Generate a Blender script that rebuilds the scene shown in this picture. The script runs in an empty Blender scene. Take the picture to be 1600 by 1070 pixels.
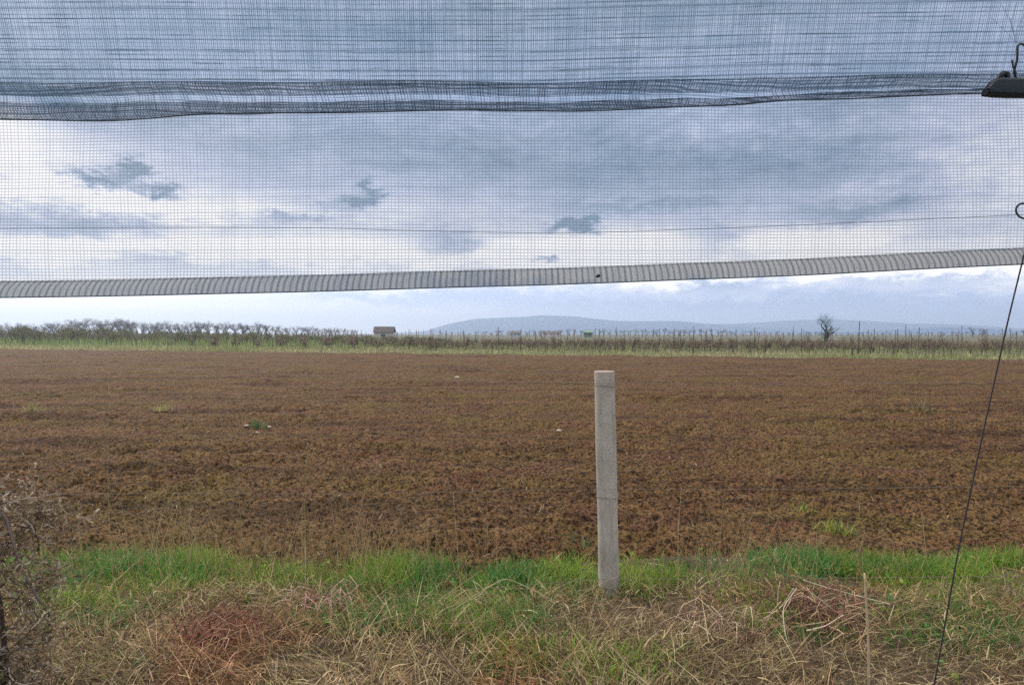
import bpy, math, random
import numpy as np
from mathutils import Vector
PI = math.pi
R = math.radians
rng = np.random.default_rng(7)
random.seed(7)
S = bpy.context.scene
COL = S.collection

# ------------------------------------------------------------------ camera
CAMZ, F = 1.6, 1155.0
cam_d = bpy.data.cameras.new('camera'); cam = bpy.data.objects.new('camera', cam_d); COL.objects.link(cam)
cam.location = (0, 0, CAMZ)
cam.rotation_euler = (R(90 - 0.70), 0, 0)
cam_d.sensor_width = 36.0
cam_d.lens = 36.0 * F / 1600.0
cam_d.clip_start = 0.05; cam_d.clip_end = 30000
S.camera = cam

# ------------------------------------------------------------------ node helpers
class NT:
    def __init__(s, tree): s.t = tree; s.t.nodes.clear()
    def n(s, kind, **kw):
        nd = s.t.nodes.new(kind)
        for k, v in kw.items(): setattr(nd, k, v)
        return nd
    def put(s, sock, v):
        if isinstance(v, bpy.types.NodeSocket): s.t.links.new(v, sock)
        elif v is not None:
            if isinstance(v, (tuple, list)) and len(v) == 3 and len(sock.default_value) == 4: v = (*v, 1)
            sock.default_value = v
    def m(s, op, a, b=None, c=None, clamp=False):
        nd = s.n('ShaderNodeMath', operation=op, use_clamp=clamp)
        s.put(nd.inputs[0], a); s.put(nd.inputs[1], b); s.put(nd.inputs[2], c)
        return nd.outputs[0]
    def mix(s, f, a, b, mode='MIX'):
        nd = s.n('ShaderNodeMix', data_type='RGBA', blend_type=mode)
        s.put(nd.inputs[0], f); s.put(nd.inputs[6], a); s.put(nd.inputs[7], b)
        return nd.outputs[2]
    def noise(s, vec, scale, detail=4, rough=.55, out='Fac', dist=0.0):
        nd = s.n('ShaderNodeTexNoise'); s.put(nd.inputs['Vector'], vec)
        nd.inputs['Scale'].default_value = scale; nd.inputs['Detail'].default_value = detail
        nd.inputs['Roughness'].default_value = rough; nd.inputs['Distortion'].default_value = dist
        return nd.outputs[out]
    def ramp(s, f, stops, interp='LINEAR'):
        nd = s.n('ShaderNodeValToRGB'); s.put(nd.inputs[0], f); cr = nd.color_ramp; cr.interpolation = interp
        while len(cr.elements) < len(stops): cr.elements.new(.5)
        for e, (p, c) in zip(cr.elements, stops):
            e.position = p; e.color = (*c, 1) if not isinstance(c, (int, float)) else (c, c, c, 1)
        return nd.outputs[0]
    def comb(s, x, y, z=0.0):
        nd = s.n('ShaderNodeCombineXYZ'); s.put(nd.inputs[0], x); s.put(nd.inputs[1], y); s.put(nd.inputs[2], z)
        return nd.outputs[0]
    def sep(s, v):
        nd = s.n('ShaderNodeSeparateXYZ'); s.put(nd.inputs[0], v); return nd.outputs
    def smooth(s, v, a, b, lo=0.0, hi=1.0):
        nd = s.n('ShaderNodeMapRange', interpolation_type='SMOOTHSTEP')
        s.put(nd.inputs[0], v); s.put(nd.inputs[1], a); s.put(nd.inputs[2], b); s.put(nd.inputs[3], lo); s.put(nd.inputs[4], hi)
        return nd.outputs[0]

# ------------------------------------------------------------------ world: broken overcast sky
SUN_EL, SUN_AZ = 36.0, -42.0          # degrees; azimuth measured from +Y, negative = left
world = bpy.data.worlds.new('World'); S.world = world; world.use_nodes = True
w = NT(world.node_tree)
tc = w.n('ShaderNodeTexCoord'); D = tc.outputs['Generated']
dx, dy, dz = w.sep(D)
az = w.m('ARCTAN2', dx, dy)
el = w.m('ARCSINE', dz)
sky = w.n('ShaderNodeTexSky', sky_type='NISHITA', sun_disc=False, sun_elevation=R(SUN_EL), sun_rotation=R(SUN_AZ))
q = w.comb(az, w.m('MULTIPLY', el, 2.2), 0.0)
n1 = w.noise(q, 5.5, 6, .62)                      # cloud masses
n2 = w.noise(q, 17.0, 5, .6)
q2 = w.comb(az, w.m('MULTIPLY', el, 7.0), 3.0)
n3 = w.noise(q2, 3.0, 4, .55)                     # long streaks
n4 = w.noise(q, 48.0, 5, .65)
wx = w.m('ADD', w.m('MULTIPLY', w.m('SUBTRACT', n2, .5), .12), w.m('MULTIPLY', w.m('SUBTRACT', n4, .5), .035))
wy = w.m('ADD', w.m('MULTIPLY', w.m('SUBTRACT', n1, .5), .06), w.m('MULTIPLY', w.m('SUBTRACT', n4, .5), .035))
AZ = w.m('ADD', az, wx); EL = w.m('ADD', el, wy)
def blob(x, y, rx, ry, amp):
    a = w.m('DIVIDE', w.m('SUBTRACT', AZ, (x - 800) / F), rx / F)
    e = w.m('DIVIDE', w.m('SUBTRACT', EL, (521 - y) / F), ry / F)
    d = w.m('ADD', w.m('MULTIPLY', a, a), w.m('MULTIPLY', e, e))
    return w.m('MULTIPLY', w.m('EXPONENT', w.m('MULTIPLY', d, -1.0)), amp)
def total(base, blobs):
    v = base
    for b in blobs: v = w.m('ADD', v, blob(*b))
    return v
noise_part = w.m('ADD', w.m('MULTIPLY', w.m('SUBTRACT', n1, .5), .68), w.m('MULTIPLY', w.m('SUBTRACT', n2, .5), .55))
noise_part = w.m('ADD', noise_part, w.m('MULTIPLY', w.m('SUBTRACT', n3, .5), .5))
noise_part = w.m('ADD', noise_part, w.m('MULTIPLY', w.m('SUBTRACT', n4, .5), .42))
base = w.m('ADD', .42, noise_part)
base = w.m('ADD', base, w.smooth(el, .30, .10, 0.0, .22))
W = total(base, [
    (40, 290, 190, 55, .55), (330, 335, 330, 22, .38), (170, 408, 60, 25, .45), (300, 385, 45, 28, .35),
    (620, 400, 330, 28, .42), (960, 390, 170, 26, .45), (1240, 385, 150, 24, .5), (1500, 300, 130, 90, .22),
    (200, 492, 440, 34, 1.9), (150, 400, 160, 18, .5), (420, 395, 120, 16, .4), (1250, 425, 300, 14, .3), (30, 260, 110, 30, .4), (1180, 432, 330, 20, .40), (1560, 440, 160, 22, .3),
    (222, 313, 34, 10, -1.2), (290, 317, 26, 8, -1.0), (254, 296, 15, 9, -1.0), (186, 305, 14, 5, -.5), (570, 320, 22, 8, -1.0), (582, 297, 12, 11, -1.1), (900, 358, 34, 7, -1.2), (918, 351, 14, 6, -.8), (848, 403, 22, 5, -1.1), (215, 240, 60, 14, -.2), (520, 330, 50, 8, -.4), (470, 350, 40, 7, -.5), (700, 385, 40, 18, -.5), (1300, 350, 90, 14, -.4), (1000, 330, 120, 10, -.3), (90, 215, 120, 12, -.5), (60, 325, 60, 8, -.3),
    (205, 378, 100, 22, -.55), (10, 385, 75, 30, -.5), (1110, 385, 45, 28, -.4),
    (760, 245, 460, 60, -.26), (1150, 290, 260, 50, -.26), (60, 200, 200, 30, -.2), (800, 60, 900, 90, -.12),
    (560, 464, 210, 9, -.45), (1100, 455, 90, 8, -.35), (1400, 447, 120, 9, -.3), (1000, 478, 500, 10, -.35), (1450, 490, 400, 14, -.3),
])
Wc = w.m('MULTIPLY', W, 1.0, clamp=True)
ccol = w.ramp(Wc, [(0, (.16, .25, .36)), (.3, (.34, .42, .56)), (.52, (.54, .59, .77)), (.74, (.78, .81, .91)), (1, (1.18, 1.13, 1.10))])
B = total(0.0, [(700, 464, 320, 13, .55), (1100, 500, 700, 34, .85), (1600, 505, 300, 40, .5), (820, 150, 900, 60, .25)])
ccol = w.mix(w.m('MULTIPLY', B, 1.0, clamp=True), ccol, (.42, .56, .92))
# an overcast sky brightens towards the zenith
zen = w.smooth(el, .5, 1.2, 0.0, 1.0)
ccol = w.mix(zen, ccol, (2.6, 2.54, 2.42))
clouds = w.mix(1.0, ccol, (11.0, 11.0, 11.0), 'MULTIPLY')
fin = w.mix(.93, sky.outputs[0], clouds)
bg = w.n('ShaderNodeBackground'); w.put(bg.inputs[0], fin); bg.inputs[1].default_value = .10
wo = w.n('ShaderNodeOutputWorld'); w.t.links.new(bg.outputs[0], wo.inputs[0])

sun_d = bpy.data.lights.new('sun', 'SUN'); sun = bpy.data.objects.new('sun', sun_d); COL.objects.link(sun)
sun_d.energy = 2.6; sun_d.angle = R(10); sun_d.color = (1.0, .91, .80)
sv = Vector((math.sin(R(SUN_AZ)) * math.cos(R(SUN_EL)), math.cos(R(SUN_AZ)) * math.cos(R(SUN_EL)), math.sin(R(SUN_EL))))
sun.rotation_euler = sv.to_track_quat('Z', 'Y').to_euler()
S.view_settings.view_transform = 'Standard'; S.view_settings.look = 'None'
S.view_settings.exposure = 0.25; S.view_settings.gamma = 1.0
S.render.engine = 'CYCLES'
S.cycles.transparent_max_bounces = 32
S.cycles.max_bounces = 6; S.cycles.volume_bounces = 0
S.cycles.use_denoising = False

# ------------------------------------------------------------------ object helpers
def tag(o, label=None, cat=None, group=None, kind=None):
    if label: o['label'] = label
    if cat: o['category'] = cat
    if group: o['group'] = group
    if kind: o['kind'] = kind
    return o
def empty(name, loc=(0, 0, 0), rz=0.0):
    o = bpy.data.objects.new(name, None); COL.objects.link(o); o.location = loc; o.rotation_euler = (0, 0, rz)
    o.empty_display_size = .1
    return o
def copy_tree(o, parent=None):
    c = o.copy(); COL.objects.link(c); c.parent = parent
    for ch in list(o.children):
        copy_tree(ch, c)
    return c
def raw_mesh(name, V, Q, mat, parent=None, cols=None, uv=None, smooth=False):
    """V (n,3) and Q (m,4) quads (or (m,3) triangles) as one mesh object"""
    V = np.asarray(V, np.float32); Q = np.asarray(Q, np.int32); k = Q.shape[1]
    me = bpy.data.meshes.new(name)
    me.vertices.add(len(V)); me.vertices.foreach_set('co', V.ravel())
    me.loops.add(Q.size); me.loops.foreach_set('vertex_index', Q.ravel())
    me.polygons.add(len(Q)); me.polygons.foreach_set('loop_start', np.arange(0, Q.size, k, dtype=np.int32))
    if smooth: me.polygons.foreach_set('use_smooth', np.ones(len(Q), bool))
    me.update(calc_edges=True)
    if cols is not None:
        a = me.color_attributes.new('Col', 'FLOAT_COLOR', 'POINT')
        c4 = np.ones((len(V), 4), np.float32); c4[:, :3] = cols
        a.data.foreach_set('color', c4.ravel())
    if uv is not None:
        l = me.uv_layers.new(name='UVMap')
        l.data.foreach_set('uv', np.asarray(uv, np.float32)[Q.ravel()].ravel())
    me.materials.append(mat)
    o = bpy.data.objects.new(name, me); COL.objects.link(o)
    if parent: o.parent = parent
    return o
class MB:
    """collects boxes, tubes and ribbons for ONE mesh object"""
    def __init__(s): s.v = []; s.q = []; s.c = []; s.n = 0
    def add(s, V, Q, col=None):
        V = np.asarray(V, float); Q = np.asarray(Q, int)
        if Q.shape[1] == 3: Q = np.c_[Q, Q[:, 2:3]]
        s.v.append(V); s.q.append(Q + s.n); s.n += len(V)
        s.c.append(np.tile(np.asarray(col if col is not None else (1, 1, 1), float), (len(V), 1)))
    def tube(s, pts, rad, sides=6, col=None, cap=True):
        P = np.asarray(pts, float); n = len(P)
        rad = np.broadcast_to(np.asarray(rad, float), (n,))
        T = np.gradient(P, axis=0); T /= np.linalg.norm(T, axis=1, keepdims=True) + 1e-9
        ref = np.array([0, 0, 1.0]) if abs(T[0][2]) < .9 else np.array([1.0, 0, 0])
        rings = []
        u = np.cross(T[0], ref); u /= np.linalg.norm(u) + 1e-9
        for i in range(n):
            u = u - T[i] * np.dot(u, T[i]); u /= np.linalg.norm(u) + 1e-9
            b = np.cross(T[i], u)
            a = np.arange(sides) * 2 * PI / sides
            rings.append(P[i] + rad[i] * (np.cos(a)[:, None] * u + np.sin(a)[:, None] * b))
        V = np.concatenate(rings)
        Q = []
        for i in range(n - 1):
            for k in range(sides):
                k2 = (k + 1) % sides
                Q.append((i * sides + k, i * sides + k2, (i + 1) * sides + k2, (i + 1) * sides + k))
        if cap:
            V = np.r_[V, [P[0]], [P[-1]]]
            c0, c1 = n * sides, n * sides + 1
            for k in range(sides):
                k2 = (k + 1) % sides
                Q.append((c0, k2, k, k)); Q.append((c1, (n - 1) * sides + k, (n - 1) * sides + k2, (n - 1) * sides + k2))
        s.add(V, Q, col)
    def box(s, lo, hi, col=None):
        x0, y0, z0 = lo; x1, y1, z1 = hi
        V = [(x0,y0,z0),(x1,y0,z0),(x1,y1,z0),(x0,y1,z0),(x0,y0,z1),(x1,y0,z1),(x1,y1,z1),(x0,y1,z1)]
        s.add(V, [(0,3,2,1),(4,5,6,7),(0,1,5,4),(1,2,6,5),(2,3,7,6),(3,0,4,7)], col)
    def build(s, name, mat, parent=None, smooth=False, cols=False):
        V = np.concatenate(s.v); Q = np.concatenate(s.q)
        me = bpy.data.meshes.new(name)
        F_ = [tuple(dict.fromkeys(q)) for q in Q.tolist()]
        me.from_pydata(V.tolist(), [], F_)
        if smooth: me.polygons.foreach_set('use_smooth', np.ones(len(me.polygons), bool))
        if cols:
            a = me.color_attributes.new('Col', 'FLOAT_COLOR', 'POINT')
            c4 = np.ones((len(V), 4), np.float32); c4[:, :3] = np.concatenate(s.c)
            a.data.foreach_set('color', c4.ravel())
        me.materials.append(mat)
        o = bpy.data.objects.new(name, me); COL.objects.link(o)
        if parent: o.parent = parent
        return o

def hash2(ix, iy, seed):
    h = (ix.astype(np.int64) * 374761393 + iy.astype(np.int64) * 668265263 + seed * 1442695041) & 0xffffffff
    h = ((h ^ (h >> 13)) * 1274126177) & 0xffffffff
    h = (h ^ (h >> 16)) & 0xffffffff
    return h / 4294967295.0
def vnoise(x, y, seed=0):
    ix = np.floor(x); iy = np.floor(y); fx = x - ix; fy = y - iy
    fx = fx * fx * (3 - 2 * fx); fy = fy * fy * (3 - 2 * fy)
    a = hash2(ix, iy, seed); b = hash2(ix + 1, iy, seed); c = hash2(ix, iy + 1, seed); d = hash2(ix + 1, iy + 1, seed)
    return (a * (1 - fx) + b * fx) * (1 - fy) + (c * (1 - fx) + d * fx) * fy
def fbm(x, y, oct=4, seed=0):
    s = 0; a = .5; t = 0
    for o in range(oct):
        s = s + a * vnoise(x * 2 ** o, y * 2 ** o, seed + o * 17); t += a; a *= .5
    return s / t
def clods(x, y, cell, seed):
    """rounded lumps: one per lattice cell, random size"""
    X = x / cell; Y = y / cell; ix = np.floor(X); iy = np.floor(Y); best = np.zeros_like(X)
    for a in (-1, 0, 1):
        for b in (-1, 0, 1):
            cx = ix + a; cy = iy + b
            px = cx + hash2(cx, cy, seed); py = cy + hash2(cx, cy, seed + 1)
            r = .35 + .6 * hash2(cx, cy, seed + 2); an = .7 + .6 * hash2(cx, cy, seed + 3)
            d2 = ((X - px) * an) ** 2 + ((Y - py) / an) ** 2
            best = np.maximum(best, np.sqrt(np.maximum(0, r * r - d2)))
    return best * cell

# ------------------------------------------------------------------ materials
def material(name):
    m = bpy.data.materials.new(name); m.use_nodes = True
    return m, NT(m.node_tree)
def finish(t, surf, vol=None):
    o = t.n('ShaderNodeOutputMaterial')
    if surf: t.t.links.new(surf, o.inputs[0])
    if vol: t.t.links.new(vol, o.inputs[1])
def principled(t, col, rough=.8, spec=.3, bump=None, metal=0.0):
    p = t.n('ShaderNodeBsdfPrincipled'); t.put(p.inputs['Base Color'], col); t.put(p.inputs['Roughness'], rough)
    p.inputs['Specular IOR Level'].default_value = spec; p.inputs['Metallic'].default_value = metal
    if bump is not None:
        h, st, ds = bump
        b = t.n('ShaderNodeBump'); t.put(b.inputs['Height'], h); b.inputs['Strength'].default_value = st; b.inputs['Distance'].default_value = ds
        t.t.links.new(b.outputs[0], p.inputs['Normal'])
    return p.outputs[0]
def simple(name, col, rough=.8, spec=.3, var=.25, scale=30, metal=0.0):
    m, t = material(name)
    tcn = t.n('ShaderNodeTexCoord').outputs['Object']
    n = t.noise(tcn, scale, 4)
    c = t.mix(n, tuple(c * (1 - var) for c in col), tuple(min(1, c * (1 + var)) for c in col))
    finish(t, principled(t, c, rough, spec, (n, .3, .002), metal)); return m
def leafy(name, trans=.35, rough=.6):
    """colour from the mesh's own Col attribute, thin and partly translucent"""
    m, t = material(name)
    a = t.n('ShaderNodeVertexColor', layer_name='Col').outputs[0]
    p = principled(t, a, rough, .25)
    tr = t.n('ShaderNodeBsdfTranslucent'); t.put(tr.inputs[0], a)
    mx = t.n('ShaderNodeMixShader'); mx.inputs[0].default_value = trans
    t.t.links.new(p, mx.inputs[1]); t.t.links.new(tr.outputs[0], mx.inputs[2])
    finish(t, mx.outputs[0]); return m

def soil_material():
    m, t = material('tilled_soil')
    P = t.n('ShaderNodeTexCoord').outputs['Object']
    big = t.noise(P, .35, 4, .6); mid = t.noise(P, 2.2, 5, .65); fine = t.noise(P, 32, 6, .75); hue = t.noise(P, .9, 3)
    vf = t.noise(P, 90, 4, .7)
    c = t.mix(t.smooth(big, .35, .65), (.088, .050, .027), (.096, .068, .029))
    c = t.mix(t.smooth(hue, .45, .72), c, (.102, .056, .040))
    c = t.mix(t.smooth(mid, .42, .7), c, (.130, .092, .045))
    c = t.mix(t.smooth(fine, .44, .56), t.mix(1.0, c, (.20, .18, .17), 'MULTIPLY'), t.mix(1.0, c, (1.60, 1.55, 1.50), 'MULTIPLY'))  # crevice shade put into the colour: dips of the fine grain darkened
    c = t.mix(t.smooth(vf, .69, .78), c, (.30, .24, .15))
    # sparse olive weeds colour in the tilth
    gm = t.m('MULTIPLY', t.smooth(t.noise(P, .5, 4), .50, .66), t.smooth(fine, .45, .6))
    c = t.mix(t.m('MULTIPLY', gm, .7), c, (.125, .115, .024))
    sx, sy, _ = t.sep(P)
    til = t.noise(t.comb(t.m('MULTIPLY', sx, .10), t.m('MULTIPLY', sy, 1.3), 2.0), 1.6, 5, .65)          # lines left by the harrow
    c = t.mix(t.smooth(til, .50, .60), c, t.mix(1.0, c, (.62, .60, .60), 'MULTIPLY'))
    c = t.mix(t.m('MULTIPLY', t.smooth(til, .36, .28), .5), c, (.19, .145, .10))
    c = t.mix(1.0, c, (.84, .70, .55), 'MULTIPLY')
    h = t.m('ADD', t.m('MULTIPLY', fine, .7), t.m('MULTIPLY', vf, .3))
    finish(t, principled(t, c, .95, .15, (h, .9, .03))); return m
M_soil = soil_material()

def verge_material():
    m, t = material('litter_ground')
    P = t.n('ShaderNodeTexCoord').outputs['Object']
    a = t.noise(P, 3, 5, .65); b = t.noise(P, 60, 5, .7)
    c = t.mix(t.smooth(a, .4, .6), (.040, .032, .018), (.075, .052, .033))
    c = t.mix(t.smooth(b, .5, .65), c, (.15, .11, .07))
    finish(t, principled(t, c, .95, .1, (b, .8, .02))); return m
M_verge = verge_material()
def plain_material():
    m, t = material('grass_plain')
    P = t.n('ShaderNodeTexCoord').outputs['Object']
    a = t.noise(P, .05, 5, .6); b = t.noise(P, .8, 5, .7)
    c = t.mix(t.smooth(a, .4, .6), (.06, .07, .035), (.10, .085, .055))
    c = t.mix(t.smooth(b, .45, .65), c, (.11, .10, .055))
    finish(t, principled(t, c, .95, .1)); return m
M_plain = plain_material()
M_hill, t = material('wooded_hill_hazed')
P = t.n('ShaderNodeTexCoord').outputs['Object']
finish(t, principled(t, t.mix(t.noise(P, .004, 5), (.02, .065, .15), (.03, .08, .17)), .95, .05))  # bluer than real woods: distance haze also put into the base colour
M_leaf = leafy('leaf_blade'); M_straw = leafy('straw_blade', .25, .75); M_twig = leafy('twig', 0.0, .9)
M_scrub = leafy('scrub_leaf', .2, .8)

# ------------------------------------------------------------------ terrain
def quads(nr, nc):
    i = np.arange(nr - 1)[:, None] * nc + np.arange(nc - 1)[None, :]
    return np.stack([i, i + 1, i + nc + 1, i + nc], -1).reshape(-1, 4)

g = raw_mesh('ground', [(-5000, -300, -.07), (5000, -300, -.07), (5000, 4100, -.07), (-5000, 4100, -.07)], [(0, 1, 2, 3)], M_plain)
tag(g, kind='structure')

EDGE_A, EDGE_B = (-55.0, 75.0), (31.0, 43.0)       # far edge of the tilled field
def edge_y(x): return EDGE_A[1] + (x - EDGE_A[0]) * (EDGE_B[1] - EDGE_A[1]) / (EDGE_B[0] - EDGE_A[0])
rows = 4.3 * np.exp(np.linspace(0, 1, 740) * math.log(100 / 4.3)); NC = 1101
s_ = np.linspace(-1, 1, NC)
Yg = np.repeat(rows[:, None], NC, 1); Xg = s_[None, :] * (rows[:, None] * .82 + 3.0)
Yg = np.minimum(Yg, np.maximum(edge_y(Xg) + .8 * (fbm(Xg * .25, Xg * 0 + 3, 3) - .5), 25))
cs = fbm(Xg * .5, Yg * .5, 3, 61)
Zg = clods(Xg, Yg, .21, 3) * np.clip((cs - .45) * 2.0, .10, .45) + clods(Xg, Yg, .08, 11) * .75
nearw = np.clip((22 - Yg) / 12, 0, 1)
Zg = Zg + nearw * clods(Xg, Yg, .042, 23) * .5
Zg += .07 * (fbm(Xg * 1.1, Yg * 1.1, 3, 5) - .5) + .03 * np.sin(Yg * 2 * PI / 2.6 + 1.2 * fbm(Xg * .1, Yg * .1, 2, 9) + Xg * .12)
Zg -= .04
f = raw_mesh('field', np.stack([Xg, Yg, Zg], -1).reshape(-1, 3), quads(len(rows), NC), M_soil, smooth=True)
tag(f, kind='structure')

ny, nx = 150, 420
yy = np.linspace(1.2, 5.6, ny); xx = np.linspace(-6.5, 6.5, nx)
Xv, Yv = np.meshgrid(xx, yy)
edge = 5.0 + .25 * (fbm(Xv * .8, Xv * 0, 3, 31) - .5)
def verge_z(x, y):
    e = 5.0 + .25 * (fbm(x * .8, x * 0, 3, 31) - .5)
    return .05 + .10 * (fbm(x * 1.3, y * 1.3, 4, 41) - .5) - .22 * np.clip((y - e) / .5, 0, 1)
v = raw_mesh('verge', np.stack([Xv, Yv, verge_z(Xv, Yv)], -1).reshape(-1, 3), quads(ny, nx), M_verge, smooth=True)
tag(v, kind='structure')

# hills: three ranges, real distance, faded by the haze and by haze blue in their base colour
def hill(name, dist, depth, prof, seed):
    a = np.linspace(-.95, .95, 260); dd = np.linspace(-1, 1, 24)
    A, Dd = np.meshgrid(a, dd)
    xs = [p[0] for p in prof]; hs = [p[1] for p in prof]
    px = np.tan(A) * F + 800
    h = np.interp(px, xs, hs) / F * dist
    h = h * (.93 + .14 * fbm(A * 25, Dd * 1.5, 4, seed))
    Z = h * np.clip(1 - np.abs(Dd) ** 1.7, 0, 1) - .5
    Yh = dist + Dd * depth; Xh = np.tan(A) * dist * (1 + .0 * Dd)
    o = raw_mesh(name, np.stack([Xh, Yh, Z], -1).reshape(-1, 3), quads(24, 260), M_hill, smooth=True)
    return tag(o, kind='structure')
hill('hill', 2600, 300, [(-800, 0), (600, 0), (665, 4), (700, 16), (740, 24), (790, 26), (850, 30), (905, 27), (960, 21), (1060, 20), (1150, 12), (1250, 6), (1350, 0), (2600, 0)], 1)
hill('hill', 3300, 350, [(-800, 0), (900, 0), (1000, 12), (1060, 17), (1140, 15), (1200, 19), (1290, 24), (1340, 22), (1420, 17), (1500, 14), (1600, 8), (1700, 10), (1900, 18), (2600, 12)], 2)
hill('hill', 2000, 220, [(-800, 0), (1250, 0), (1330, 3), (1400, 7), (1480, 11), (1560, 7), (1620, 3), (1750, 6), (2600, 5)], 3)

# ------------------------------------------------------------------ grasses (ribbons built with numpy)
def ribbons(root, length, width, lean_dir, lean, bend, seg=4, twist=None):
    """root (n,3); blades leave the ground tilted by `lean` (rad) towards lean_dir and bend over by `bend` more"""
    n = len(root); P = np.zeros((n, seg + 1, 3)); P[:, 0] = root
    d = np.stack([np.cos(lean_dir), np.sin(lean_dir)], -1)
    for k in range(seg):
        a = lean + bend * (k / seg) ** 1.2
        st = length / seg
        P[:, k + 1, :2] = P[:, k, :2] + d * (np.sin(a) * st)[:, None]
        P[:, k + 1, 2] = P[:, k, 2] + np.cos(a) * st
    P[:, 1:, 2] = np.maximum(P[:, 1:, 2], root[:, None, 2] + .004 + .01 * rng.random((n, seg)))
    tw = rng.uniform(0, 2 * PI, n) if twist is None else twist
    wd = np.stack([np.cos(tw), np.sin(tw), .3 * np.sin(tw * 3)], -1)
    prof = np.array([.8, 1, .85, .6, .35, .2, .1])[np.linspace(0, 5, seg + 1).astype(int)]
    off = wd[:, None, :] * (width[:, None] * .5 * prof[None, :])[:, :, None]
    V = np.stack([P - off, P + off], 2).reshape(n, -1, 3)
    base = np.arange(n)[:, None] * (2 * (seg + 1))
    Q = []
    for k in range(seg):
        Q.append(np.stack([base[:, 0] + 2 * k, base[:, 0] + 2 * k + 1, base[:, 0] + 2 * k + 3, base[:, 0] + 2 * k + 2], -1))
    return V.reshape(-1, 3), np.concatenate(Q)
def pick_cols(pal, n, per, jit=.25, mult=None):
    pal = np.array(pal); c = pal[rng.integers(0, len(pal), n)] * (1 + jit * (rng.random((n, 1)) * 2 - 1)) * (1 + .08 * (rng.random((n, 3)) * 2 - 1))
    if mult is not None: c = c * mult
    return np.repeat(c, per, axis=0)

def near_grass():
    N = 150000
    x = rng.uniform(-5.2, 5.2, N); y = rng.uniform(2.9, 5.35, N)
    patch = fbm(x * 1.4, y * 1.8, 3, 77)
    e = 5.0 + .25 * (fbm(x * .8, x * 0, 3, 31) - .5)
    strip = np.exp(-((y - (4.66 + .03 * x)) / .36) ** 2)
    right = np.clip((x - 1.4) / 1.2, 0, 1) * np.exp(-((y - 4.1) / .55) ** 2) * 1.0
    dens = strip * 1.25 * (.12 + 1.6 * np.clip((patch - .36) * 4, 0, 1)) + right * np.clip((patch - .42) * 5, 0, 1) + .95 * np.clip((patch - .60) * 6, 0, 1)
    for (px_, py_, r_, a_) in ((450, 912, .38, .75), (330, 900, .3, .6), (850, 905, .25, .6), (1500, 950, .34, 1.1), (1590, 990, .4, .9), (1420, 960, .2, .8), (1000, 1055, .16, 1.0), (740, 985, .17, .9), (650, 915, .35, .7), (110, 925, .3, .8), (200, 1040, .18, .5), (890, 1010, .15, .5), (1440, 905, .3, .6), (1270, 945, .08, .9)):
        gy = F * 1.55 / (py_ - 521); gx = (px_ - 800) / F * gy
        dens = dens + a_ * np.exp(-((x - gx) ** 2 + (1.2 * (y - gy)) ** 2) / r_ ** 2)
    for (gx, gy, r_) in ((.57, 4.16, .14), (1.66, 3.95, .25), (-1.47, 3.70, .26), (-1.1, 4.05, .2)): dens = dens * (1 - np.exp(-((x - gx) ** 2 + (y - gy) ** 2) / r_ ** 2))
    dens *= np.where((x < -2.6) & (y > 4.6), .7, 1)
    keep = (rng.random(N) < dens * .75) & (y < e + .12)
    x, y, patch, strip = x[keep], y[keep], patch[keep], strip[keep]; n = len(x)
    root = np.stack([x, y, verge_z(x, y) - .005], -1)
    ln = rng.uniform(.06, .165, n) * (.75 + .8 * np.clip((patch - .35) * 2, 0, 1)) * (.7 + .45 * strip)
    V, Q = ribbons(root, ln, rng.uniform(.0028, .006, n), rng.uniform(0, 2 * PI, n), rng.uniform(0, .7, n), rng.uniform(.1, 1.4, n))
    hue = fbm(x * 2.1, y * 2.3, 2, 91)
    pal_a = np.array([(.13, .24, .045), (.17, .27, .05), (.10, .20, .045), (.21, .29, .07)])
    pal_b = np.array([(.06, .19, .07), (.07, .22, .085), (.045, .14, .05), (.11, .22, .07)])
    idx = rng.integers(0, 4, n); tt = np.clip((hue - .38) * 4, 0, 1)[:, None]
    c = pal_a[idx] * (1 - tt) + pal_b[idx] * tt
    c *= (1 + .3 * (rng.random((n, 1)) * 2 - 1))
    dead = rng.random(n) < .10; c[dead] = np.array((.34, .28, .15)) * (1 + .2 * rng.random((dead.sum(), 1)))
    c *= np.array((1.06, 1.0, .62)) * (.75 + .6 * fbm(x * 4, y * 4, 2, 8))[:, None]
    m_ = rng.random(n) < .10                                   # clover and dock leaves among the blades
    k = m_.sum(); rt = root[m_] + np.stack([rng.normal(0, .02, k), rng.normal(0, .02, k), rng.uniform(.01, .06, k)], -1)
    V2, Q2 = ribbons(rt, rng.uniform(.02, .055, k), rng.uniform(.010, .022, k), rng.uniform(0, 2 * PI, k), rng.uniform(.7, 1.6, k), rng.uniform(-.4, .8, k))
    Q = np.r_[Q, Q2 + len(V)]; V = np.r_[V, V2]; c = np.r_[c, c[m_] * .95]
    o = raw_mesh('grass', V, Q, M_leaf, cols=np.repeat(c, 10, axis=0))
    tag(o, 'band of fresh green grass along the edge of the ploughed field', 'grass', kind='stuff')
near_grass()

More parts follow.
